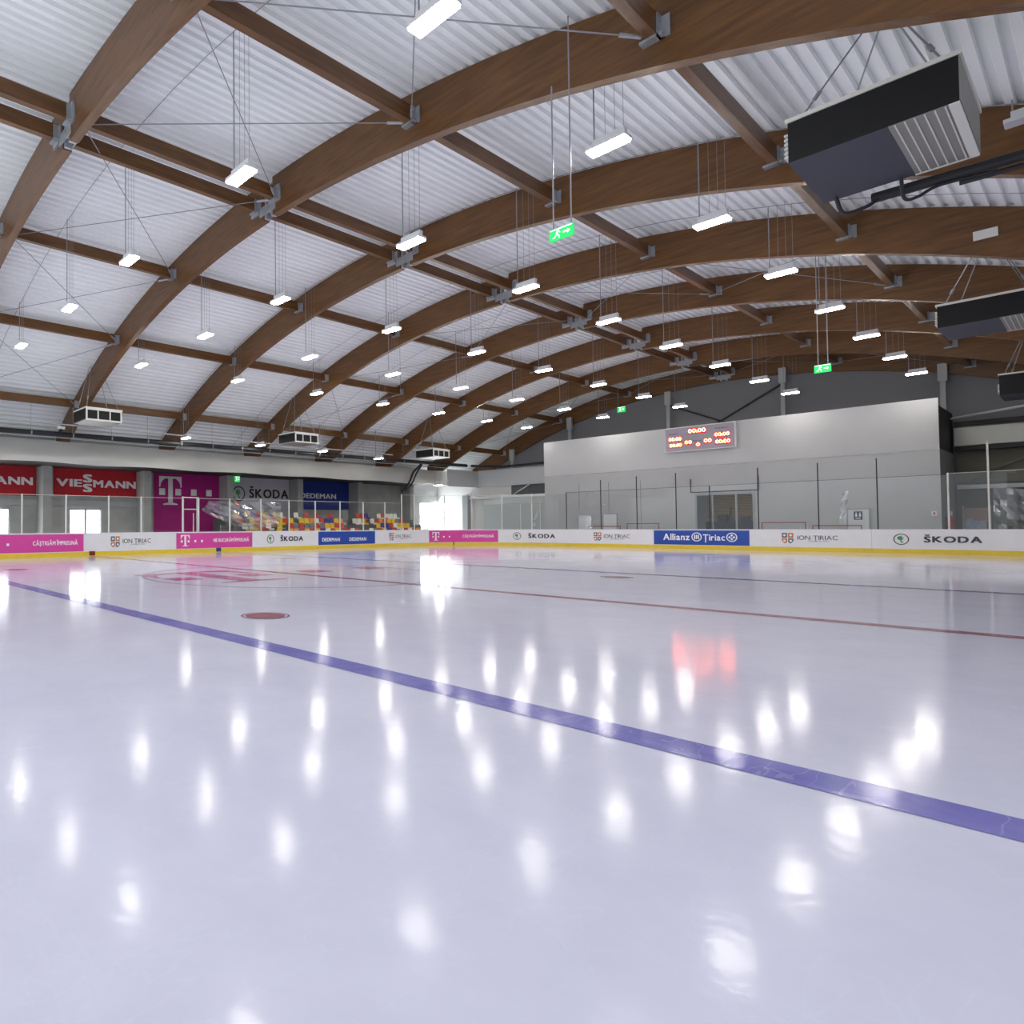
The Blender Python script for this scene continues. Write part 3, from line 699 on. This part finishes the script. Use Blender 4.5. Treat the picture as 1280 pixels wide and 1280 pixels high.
# ------------------------------------------------------------------ safety glass above the boards
def pane(s0, s1, z1, lab, post=True, dark=False, hp=None):
    p, _ = path(s0)
    t = thing('glass_pane', (p.x, p.y, BH), lab, 'glass pane', 'clear panes above the boards')
    strip(MB(), s0+.02, s1-.02, BH, z1, -.055, -.065).build('pane', GLASS, t)
    q = onpath(s0, 0, -.06)
    r = .02 if dark else .03
    MB().box((q.x-r, q.y-r, BH), (q.x+r, q.y+r, hp or z1+.03)).build('post', BEAMK if dark else FRAMEW, t)
    strip(MB(), s0+.02, s1-.02, z1, z1+.015, -.045, -.075).build('top_clip', BEAMK if dark else FRAMEW, t)
    return t
SL = [6.7, 8.75, 10.81, 12.82, 14.93, 16.65, 19.03, 20.0, 22.0, 24.14, 26.21, 28.28, 30.36, 32.42, 34.47, 36.14]
for i in range(len(SL)-1):
    z1 = 2.84 if i != 6 else 2.9
    pane(SL[i], SL[i+1], z1 + .006*i, 'clear safety glass pane on the left boards, %s from the left' % ORD[i])
SA = [36.14, 37.3, 39.7, 41.6, 43.6, 45.5, 47.74]
for i in range(len(SA)-1):
    pane(SA[i], SA[i+1], 3.5, 'clear tall glass pane on the corner curve, %s from the left' % ORD[i])
SE = [47.74 + x + 7.5 for x in (-7.5, -5.3, -3.2, -1.1, 0.55, 2.74, 5.16, 7.28, 9.54)]
for i in range(len(SE)-1):
    pane(SE[i], SE[i+1], 3.52, 'clear glass pane with thin dark post at the far end, %s from the left' % ORD[i], dark=True, hp=(3.54, 4.2, 4.3, 4.35, 3.54, 4.35, 4.4, 4.45)[i])
SR = [SE[-1], 65.95, 67.0, 69.0, 71.0]
for i in range(len(SR)-1):
    pane(SR[i], SR[i+1], 3.56, 'clear glass pane with pale post at the far right, %s from the left' % ORD[i], hp=(3.6, 4.86, 3.6, 3.6)[i])
# gate frame in the left glass
t = thing('gate_frame', (-15.2, 5.5, BH), 'white gate frame in the glass before the tall magenta banner', 'gate')
MB().box((-15.16, 5.05, BH), (-15.1, 5.13, 2.95)).build('post', FRAMEW, t); MB().box((-15.16, 5.93, BH), (-15.1, 6.01, 2.95)).build('post', FRAMEW, t)
MB().box((-15.16, 5.13, 2.89), (-15.1, 5.93, 2.95)).build('crossbar', FRAMEW, t); MB().box((-15.16, 5.13, 2.28), (-15.1, 5.93, 2.33)).build('crossbar', FRAMEW, t)
MB().box((-15.2, 5.74, BH), (-15.17, 5.78, 2.1)).build('handle', FRAMEW, t)
# crinkled plastic sheet behind the left glass
def film(name, f, nu, nv, lab):
    mb = MB(); G = [[mb.bm.verts.new(f(i/nu, j/nv)) for j in range(nv+1)] for i in range(nu+1)]
    for i in range(nu):
        for j in range(nv): mb.bm.faces.new((G[i][j], G[i+1][j], G[i+1][j+1], G[i][j+1]))
    bmesh.ops.solidify(mb.bm, geom=mb.bm.faces[:], thickness=.004)
    o = mb.build(name, FILM); tag(o, lab, 'plastic sheet'); return o
rn = random.Random(3)
bump = [[rn.uniform(-.12, .12) for _ in range(20)] for _ in range(20)]
film('plastic_sheet', lambda u, v: Vector((-15.55 + bump[int(u*12)][int(v*7)], 7.0 + u*5.0 - .5*v*(1-u), 2.80 - v*(.55 + .95*math.sin(min(1, u*1.25)*math.pi*.62)))), 12, 7, 'crinkled clear plastic sheet behind the left glass beside the grandstand')
film('plastic_sheet', lambda u, v: Vector((10.75 + u*1.7, 30.6 + bump[int(u*9)][int(v*7)], 2.95 - v*1.85 - .3*u)), 9, 7, 'crinkled clear plastic sheet behind the glass at the right edge')

for i, (x, y, z0, z1, dx, w_) in enumerate(((-10.6, 30.9, 1.2, 2.45, .35, .22), (-7.6, 31.15, 1.75, 3.57, .75, .14), (-6.55, 31.15, 2.5, 3.57, .05, .1), (-5.8, 31.15, 2.7, 3.57, .04, .1), (5.75, 31.0, 1.2, 3.0, .15, .3))):
    film('plastic_strip', lambda u, v: Vector((x + dx*(v**1.6) + w_*(u-.5)*(1-.4*v), y + bump[int(u*3)][int(v*9)]*.35, z0 + (z1-z0)*v)), 3, 9, 'clear plastic strip hanging behind the far glass, %s from the left' % ORD[i])
o = MB().tube([(-11.2, 31.15, 3.58), (-3.4, 31.15, 3.58)], .006, 5).build('support_wire', ROD); tag(o, 'thin wire carrying the plastic strips behind the far glass', 'wire')
# ------------------------------------------------------------------ far end: service block with scoreboard
BX0, BX1, BY, BZ = -10.35, 9.04, 32.0, 7.30
DX0, DX1, DZ = -1.0, 1.9, 3.2
mb = MB().box((BX0, BY, 0), (DX0, BY+.3, 4.9)).box((DX1, BY, 0), (BX1, BY+.3, 4.9)).box((DX0, BY, DZ), (DX1, BY+.3, 4.9)).box((BX1-.3, BY+.3, 0), (BX1, 36.3, 4.9)).box((BX0, BY+.3, 0), (BX0+.3, 36.3, 4.9)).box((BX0+.3, BY+.3, 4.7), (BX1-.3, 36.3, 4.9)).box((DX0-1, 35, -.02), (DX1+1, 35.2, 4.7))
o = mb.build('wall_far', PANEL); tag(o, 'pale grey panelled wall of the service block behind the far boards', 'wall', kind='structure')
mb = MB(); R = []
for i in range(41):
    x = BX0 + (BX1-BX0)*i/40; row = []
    for j in range(7):
        q = j/6; row.append(mb.bm.verts.new((x, BY - .03 - .012*math.sin(q*math.pi) - .006*math.sin(x*2.1+q*5), 4.86 + (BZ-4.86)*q)))
    R.append(row)
for a, b in zip(R, R[1:]):
    for j in range(6): mb.bm.faces.new((a[j], b[j], b[j+1], a[j+1]))
bmesh.ops.solidify(mb.bm, geom=mb.bm.faces[:], thickness=.015)
o = mb.build('fabric_fascia', mat('pale grey fabric', srgb(238, 238, 240), rough=.7, noise=.04, nscale=.7), smooth=True); tag(o, 'wide white fabric fascia above the far wall behind the scoreboard', 'fascia')
mb = MB().box((BX0+.02, BY+.02, 4.9), (BX0+.12, BY+.12, BZ-.02)).box((BX1-.12, BY+.02, 4.9), (BX1-.02, BY+.12, BZ-.02)).box((BX0+.12, BY+.02, BZ-.12), (BX1-.12, BY+.12, BZ-.02)).box((BX1-.35, BY+.15, 4.9), (BX1, 36.2, 6.95))
o = mb.build('fascia_frame', BEAMK); tag(o, 'dark steel frame behind the white fascia, seen at its right end', 'frame')
for i, x in enumerate((-7.9, -5.95, -4.0)):
    o = MB().box((x-.012, BY-.012, 0), (x+.012, BY-.001, 4.2)).build('trim_%d' % (2+i), mat('panel joint', srgb(120, 122, 124))); tag(o, 'dark panel joint on the far wall, %s from the left' % ORD[i], 'trim', kind='structure')
# opening with shutter and parked machine
t = thing('window_2', ((DX0+DX1)/2, BY, 0), 'glazed opening in the far wall with grey frame and ochre blind', 'window', kind='structure')
fr = MB().box((DX0, BY-.03, 0), (DX0+.09, BY+.1, DZ)).box((DX1-.09, BY-.03, 0), (DX1, BY+.1, DZ)).box((DX0+.09, BY-.03, DZ-.1), (DX1-.09, BY+.1, DZ)).box((-.28, BY-.03, 0), (-.22, BY+.1, DZ-.1)).box((1.0, BY-.03, 0), (1.07, BY+.1, DZ-.1)).box((-.14, BY-.03, 0), (-.09, BY+.1, DZ-.1))
fr.build('window_frame', mat('grey door frame', srgb(150, 154, 160)), t)
sl = MB()
for i in range(16): sl.box((DX0+.1, 33.6, 1.75+i*.09), (DX1-.1, 33.63, 1.75+i*.09+.075))
sl.build('blind', SHUT, t)
mb = MB().box((-.8, 33.0, -.02), (1.7, 33.5, 1.55)).box((-.2, 33.0, 1.55), (.25, 33.4, 1.95)).box((.9, 33.0, 1.55), (1.3, 33.4, 1.85)).tube([(.35, 33.1, 1.5), (.45, 33.1, 2.4)], .05, 8)
o = mb.build('ice_machine', mat('dark blue machine', srgb(40, 44, 62), rough=.5)); tag(o, 'dark machine parked inside the opening of the far wall', 'machine')
t = thing('door_frame_rail', (-.25, BY-.1, DZ), 'thin dark rail over the opening in the far wall', 'rail')
MB().tube([(-1.2, BY-.06, DZ+.1), (2.1, BY-.06, DZ+.1)], .025, 6).build('rail', BEAMK, t); MB().tube([(-1.2, BY-.06, DZ+.1), (-1.2, BY-.06, 4.1)], .025, 6).build('hanger_rod', BEAMK, t); MB().tube([(2.1, BY-.06, DZ+.1), (2.1, BY-.06, 4.1)], .025, 6).build('hanger_rod', BEAMK, t)
LDOOR = mat('pale door leaf', srgb(206, 208, 212), rough=.5)
for n, (x0, x1, z1, lab) in enumerate(((-8.0, -7.05, 2.1, 'pale door at the left of the far wall'), (-6.35, -5.42, 2.15, 'pale door in the far wall behind the second goal'), (5.72, 6.6, 2.15, 'pale door with toilet sign in the far wall'))):
    t = thing('door_%d' % (3+n), ((x0+x1)/2, BY, 0), lab, 'door', kind='structure')
    lf = MB().box((x0+.05, BY-.03, 0), (x1-.05, BY-.004, z1-.05)).build('leaf', LDOOR, t)
    MB().box((x0, BY-.05, 0), (x0+.05, BY-.003, z1)).box((x1-.05, BY-.05, 0), (x1, BY-.003, z1)).box((x0+.05, BY-.05, z1-.05), (x1-.05, BY-.003, z1)).build('door_frame', mat('grey door frame', srgb(150, 154, 160)), t)
    MB().box((x0+.1, BY-.07, 1.0), (x0+.2, BY-.032, 1.03)).build('handle', STEEL, lf)
t = thing('toilet_sign', (6.16, BY-.05, 1.6), 'small dark blue toilet sign on the pale door', 'sign')
pl = MB().box((6.0, BY-.045, 1.58), (6.32, BY-.032, 2.0)).build('plate', mat('navy sign', srgb(50, 60, 92)), t)
em = emap(BY-.046)
m = MB()
for u in (6.09, 6.23): m.disc(u, 1.93, .025, em, .004, 10); m.poly([(u-.04, 1.74), (u+.04, 1.74), (u+.03, 1.89), (u-.03, 1.89)], em, .004)
m.poly([(6.06, 1.64), (6.26, 1.64), (6.26, 1.68), (6.06, 1.68)], em, .004); m.build('pictogram', LETW, pl)

# scoreboard
t = thing('scoreboard', (-.65, BY-.1, 5.78), 'grey scoreboard with red glowing digits on the white fascia', 'scoreboard')
SX0, SX1, SZ0, SZ1 = -2.46, 1.15, 5.79, 7.25; SYF = BY-.26
MB().box((SX0+.04, SYF+.012, SZ0+.04), (SX1-.04, SYF+.16, SZ1-.04)).build('cabinet', SBODY, t)
MB().box((SX0, SYF, SZ0), (SX0+.04, SYF+.16, SZ1)).box((SX1-.04, SYF, SZ0), (SX1, SYF+.16, SZ1)).box((SX0+.04, SYF, SZ0), (SX1-.04, SYF+.16, SZ0+.04)).box((SX0+.04, SYF, SZ1-.04), (SX1-.04, SYF+.16, SZ1)).build('frame', FRAMEW, t)
sm = emap(SYF+.01)
UX = lambda u: SX0 + u*(SX1-SX0); VZ = lambda v: SZ1 - v*(SZ1-SZ0)
for u0, u1, v0, v1, txt in ((.34, .61, .09, .32, '00:00'), (.055, .255, .37, .58, '00:00'), (.065, .26, .63, .83, '00:00'), (.295, .40, .55, .75, '00'), (.46, .515, .68, .87, '0'), (.57, .68, .54, .76, '00'), (.715, .93, .35, .55, '00:00'), (.725, .935, .63, .84, '00:00')):
    dp = MB().box((UX(u0), SYF+.002, VZ(v1)), (UX(u1), SYF+.011, VZ(v0))).build('display', SDARK, t)
    w = u1-u0; h = v1-v0
    lettering(txt, UX(u0+w*.04), UX(u1-w*.04), VZ(v1-h*.2), VZ(v0+h*.14), emap(SYF+.002), SLED, dp, bold=.0, d=.008, name='digits')
for u0, u1, v0, v1, txt in ((.07, .21, .22, .28, 'Penalty'), (.73, .90, .16, .22, 'Penalty'), (.415, .535, .58, .64, 'Period')):
    lettering(txt, UX(u0), UX(u1), VZ(v1), VZ(v0), emap(SYF+.011), LETK, t, d=.004)

# goals stored behind the far boards
for i, (x0, x1, y, h, lab) in enumerate(((-6.45, -4.5, 30.3, 1.3, 'red framed goal behind the far glass, leftmost'), (-4.3, -2.5, 30.75, 1.46, 'red framed goal behind the far glass, second from the left'), (2.58, 4.4, 30.6, 1.46, 'red framed goal behind the far glass, just right of the opening'), (4.75, 6.57, 30.3, 1.29, 'red framed goal behind the far glass, before the toilet door'))):
    t = thing('hockey_goal', ((x0+x1)/2, y, 0), lab, 'goal', 'hockey goals stored behind the far boards')
    MB().tube([(x0, y, -.02), (x0, y, h), (x1, y, h), (x1, y, -.02)], .032, 8).build('goal_pipe', GOALR, t)
    MB().tube([(x0, y, 0.02), (x0, y+.8, .02), (x1, y+.8, .02), (x1, y, .02)], .025, 8).build('base_pipe', GOALR, t)
    n = MB()
    for j in range(13): x = x0+.05+(x1-x0-.1)*j/12; n.tube([(x, y+.03, h-.04), (x, y+.5, h-.1), (x, y+.78, .05)], .004, 3)
    n.build('net', NET, t)
# extinguisher and alarm by the right end of the block
t = thing('fire_extinguisher', (9.25, 33.0, -.02), 'red fire extinguisher at the right corner of the far wall', 'extinguisher')
MB().tube([(9.25, 33, .9), (9.25, 33, 1.75)], .1, 12).build('cylinder', REDE, t); MB().tube([(9.25, 33, 1.751), (9.25, 33, 1.95)], .04, 8).build('valve', LAMPW, t); MB().box((9.05, 32.95, .95), (9.15, 33.05, 1.7)).build('wall_bracket', BEAMK, t)
t = thing('alarm_box', (8.85, BY-.03, 1.8), 'small white and red call point at the right end of the far wall', 'alarm')
MB().box((8.72, BY-.05, 1.74), (8.9, BY-.004, 1.95)).build('case', LAMPW, t); MB().box((8.78, BY-.06, 1.79), (8.84, BY-.051, 1.9)).build('button', REDE, t)

# gable wall and its columns
mb = MB(); ps = [(-22.25, 3.3), (20.2, 3.3), (20.2, ztop(20.2))] + [(x, ztop(x)) for x in [20 - i for i in range(43)]] + [(-22.25, ztop(-22.25))]
mb.poly([(a, max(b, 3.31)) for a, b in ps], emap(36.7), .15); o = mb.build('wall_gable', GABLE); tag(o, 'dark grey gable wall above the far service block', 'wall', kind='structure')
for i, (x, zt) in enumerate(((-15.32, 7.6), (-10.53, 9.54), (-3.83, 10.32), (2.29, 10.68), (8.77, 9.55))):
    t = thing('gable_column', (x, 36, 0), 'grey steel column on the gable wall, %s from the left' % ORD[i], 'column', 'steel columns of the gable wall')
    z0 = 0 if x < -11 else 4.92
    MB().box((x-.1, 35.92, z0), (x+.1, 36.1, zt-.9)).build('post', GABLE if 0 else PANEL, t); MB().box((x-.17, 35.85, zt-.9), (x+.17, 36.1, zt)).build('head_block', PANEL, t)
    
for i, (a, b) in enumerate((((-3.83, 9.4), (2.29, 6.4)), ((2.29, 9.9), (-3.83, 6.4)))):
    o = MB().tube([(a[0], 36.3+.12*i, a[1]), (b[0], 36.3+.12*i, b[1])], .05, 6).build('gable_brace', BEAMK); tag(o, 'dark diagonal brace on the gable wall, %s to the right' % ('falling', 'rising')[i], 'brace')

# far left corner: bright wall, fascia, partition
YE = 35.0
mb = MB().box((XW, YE, 3.45), (BX0, YE+.25, 5.0)).box((-20.75, YE, 0), (-15.0, YE+.25, 3.45)).box((-15.0, YE, 0), (BX0, YE+.25, 3.45)).box((XW, YE, 0), (-20.75, YE+.25, .25))
o = mb.build('wall_end', mat('white plaster', srgb(222, 222, 220), rough=.7, noise=.05)); tag(o, 'white plastered end wall in the far left corner', 'wall', kind='structure')
t = thing('window_3', (-21.4, YE, .25), 'bright daylit window in the far left end wall', 'window', kind='structure')
MB().box((XW+.05, YE+.08, .3), (-20.8, YE+.1, 3.4)).build('pane', DAY, t)
f = MB()
for x in (XW, -21.4, -20.81): f.box((x, YE+.02, .25), (x+.06, YE+.12, 3.45))
f.box((XW+.06, YE+.02, 2.1), (-20.81, YE+.12, 2.16)); f.build('window_frame', FRAMEW, t)
o = MB().box((-19.0, YE-.6, -.02), (-18.5, YE-.1, 4.0)).build('concrete_column', mat('grey plaster', srgb(170, 172, 174), rough=.7)); tag(o, 'grey concrete column in the far left corner beside the bright window', 'column')  # one even grey, darker than the white end wall behind it
o = MB().box((-17.75, 30.75, 4.55), (-17.65, YE-.01, 5.9)).box((-17.65, YE-.3, 4.6), (BX0-.02, YE-.01, 5.95)).build('corner_fascia', mat('grey fascia', srgb(186, 188, 192), rough=.6)); tag(o, 'grey fascia turning the far left corner above the white wall', 'fascia')
o = MB().box((-18.4, YE-.5, 3.62), (BX0-.02, YE-.25, 3.8)).build('white_ledge', LAMPW); tag(o, 'white horizontal ledge in the far left corner', 'ledge')
t = thing('partition', (-14, YE-.4, 0), 'grey partition panels below the white ledge at the far left', 'partition')
for j in range(4):
    x0 = -17.0 + j*1.62
    MB().box((x0, YE-.42, -.02), (x0+1.56, YE-.36, 3.1)).build('panel', mat('partition panel', srgb(166, 170, 172), rough=.6), t)
    MB().box((x0+1.56, YE-.44, -.02), (x0+1.62, YE-.34, 3.2)).build('post', FRAMEW, t)
o = MB().box((-14.8, YE-.02, 3.84), (-11.6, YE-.004, 4.7)).build('dark_recess', mat('recess grey', srgb(96, 98, 100), rough=.8)); tag(o, 'dark grey opening above the white ledge at the far left', 'opening')
o = MB().tube([(-14.6, YE-.1, 3.85), (-13.2, YE-.1, 4.6)], .05, 6).build('diagonal_brace', FRAMEW); tag(o, 'pale diagonal brace in the dark opening at the far left', 'brace')
o = MB().tube([(-16.4, 32.0, 6.13), (-15.2, 34.4, 6.1), (BX0+.0, 34.4, 6.15)], .09, 8).build('cooling_pipe', PIPEK); tag(o, 'black pipe crossing above the fascia in the far left corner', 'pipe')

# right of the service block
mb = MB().box((BX1, 36.3, 0), (20.2, 36.55, 3.4)).box((19.95, 3.0, 0), (20.2, 36.3, 4.95))
o = mb.build('wall_right', CONCD); tag(o, 'grey wall right of the far service block', 'wall', kind='structure')
o = MB().box((BX1+.1, 35.6, 5.25), (17.4, 35.75, 6.15)).build('side_fascia', FRAMEW); tag(o, 'pale fascia panel right of the service block', 'fascia')
o = MB().box((BX1+.1, 35.5, 6.25), (17.2, 35.8, 6.45)).box((BX1+.1, 35.4, 5.0), (17.4, 35.75, 5.2)).build('side_beam', BEAMK); tag(o, 'dark steel beams above and below the pale fascia at far right', 'beam')
o = MB().tube([(BX1+.05, 35.3, 6.62), (12, 33.5, 6.75), (16.4, 33.3, 6.8)], .06, 8).build('water_pipe', mat('grey pipe', srgb(176, 178, 182))); tag(o, 'light grey pipe right of the white fascia', 'pipe')
o = MB().box((BX1+.1, 36.05, 3.1), (19.9, 36.28, 3.3)).build('white_ledge', LAMPW); tag(o, 'white horizontal ledge at the far right', 'ledge')
o = MB().box((BX1+.1, 36.29, 3.42), (17, 36.5, 5.0)).build('recess_panel', mat('olive recess', srgb(128, 126, 112), rough=.8)); tag(o, 'olive grey recess above the white ledge at the far right', 'recess')
o = MB().tube([(9.6, 36.0, 3.55), (12.6, 36.0, 5.2)], .07, 6).build('diagonal_brace', mat('olive steel', srgb(120, 118, 106))); tag(o, 'grey diagonal brace in the far right recess', 'brace')
t = thing('door_6', (9.75, 36.3, 0), 'pinkish doorway at the far right', 'door', kind='structure')
MB().box((9.35, 36.27, 0), (10.15, 36.296, 2.15)).build('leaf', mat('pink door', srgb(190, 160, 156), rough=.6), t); MB().box((9.27, 36.25, 0), (9.34, 36.297, 2.25)).box((10.16, 36.25, 0), (10.23, 36.297, 2.25)).build('door_frame', FRAMEW, t)
o = MB().box((9.45, 35.3, -.02), (10.15, 35.8, 1.5)).box((9.5, 35.35, 1.5), (9.75, 35.6, 1.62)).build('stored_crate', mat('white blue crate', srgb(196, 204, 226), rough=.5, noise=.3, nscale=6)); tag(o, 'white and blue stored crate before the pinkish doorway', 'crate')

# ------------------------------------------------------------------ light and colour
w = bpy.data.worlds.new('World'); S.world = w; w.use_nodes = True
bg = w.node_tree.nodes['Background']; bg.inputs[0].default_value = (.93, .97, 1, 1); bg.inputs[1].default_value = 1.0
S.view_settings.view_transform = 'Standard'; S.view_settings.look = 'None'; S.view_settings.gamma = 1; S.view_settings.use_curve_mapping = False
S.view_settings.exposure = 0.5
S.cycles.use_denoising = True
S.cycles.max_bounces = 10; S.cycles.diffuse_bounces = 6; S.cycles.glossy_bounces = 4; S.cycles.transparent_max_bounces = 12
S.cycles.sample_clamp_indirect = 8
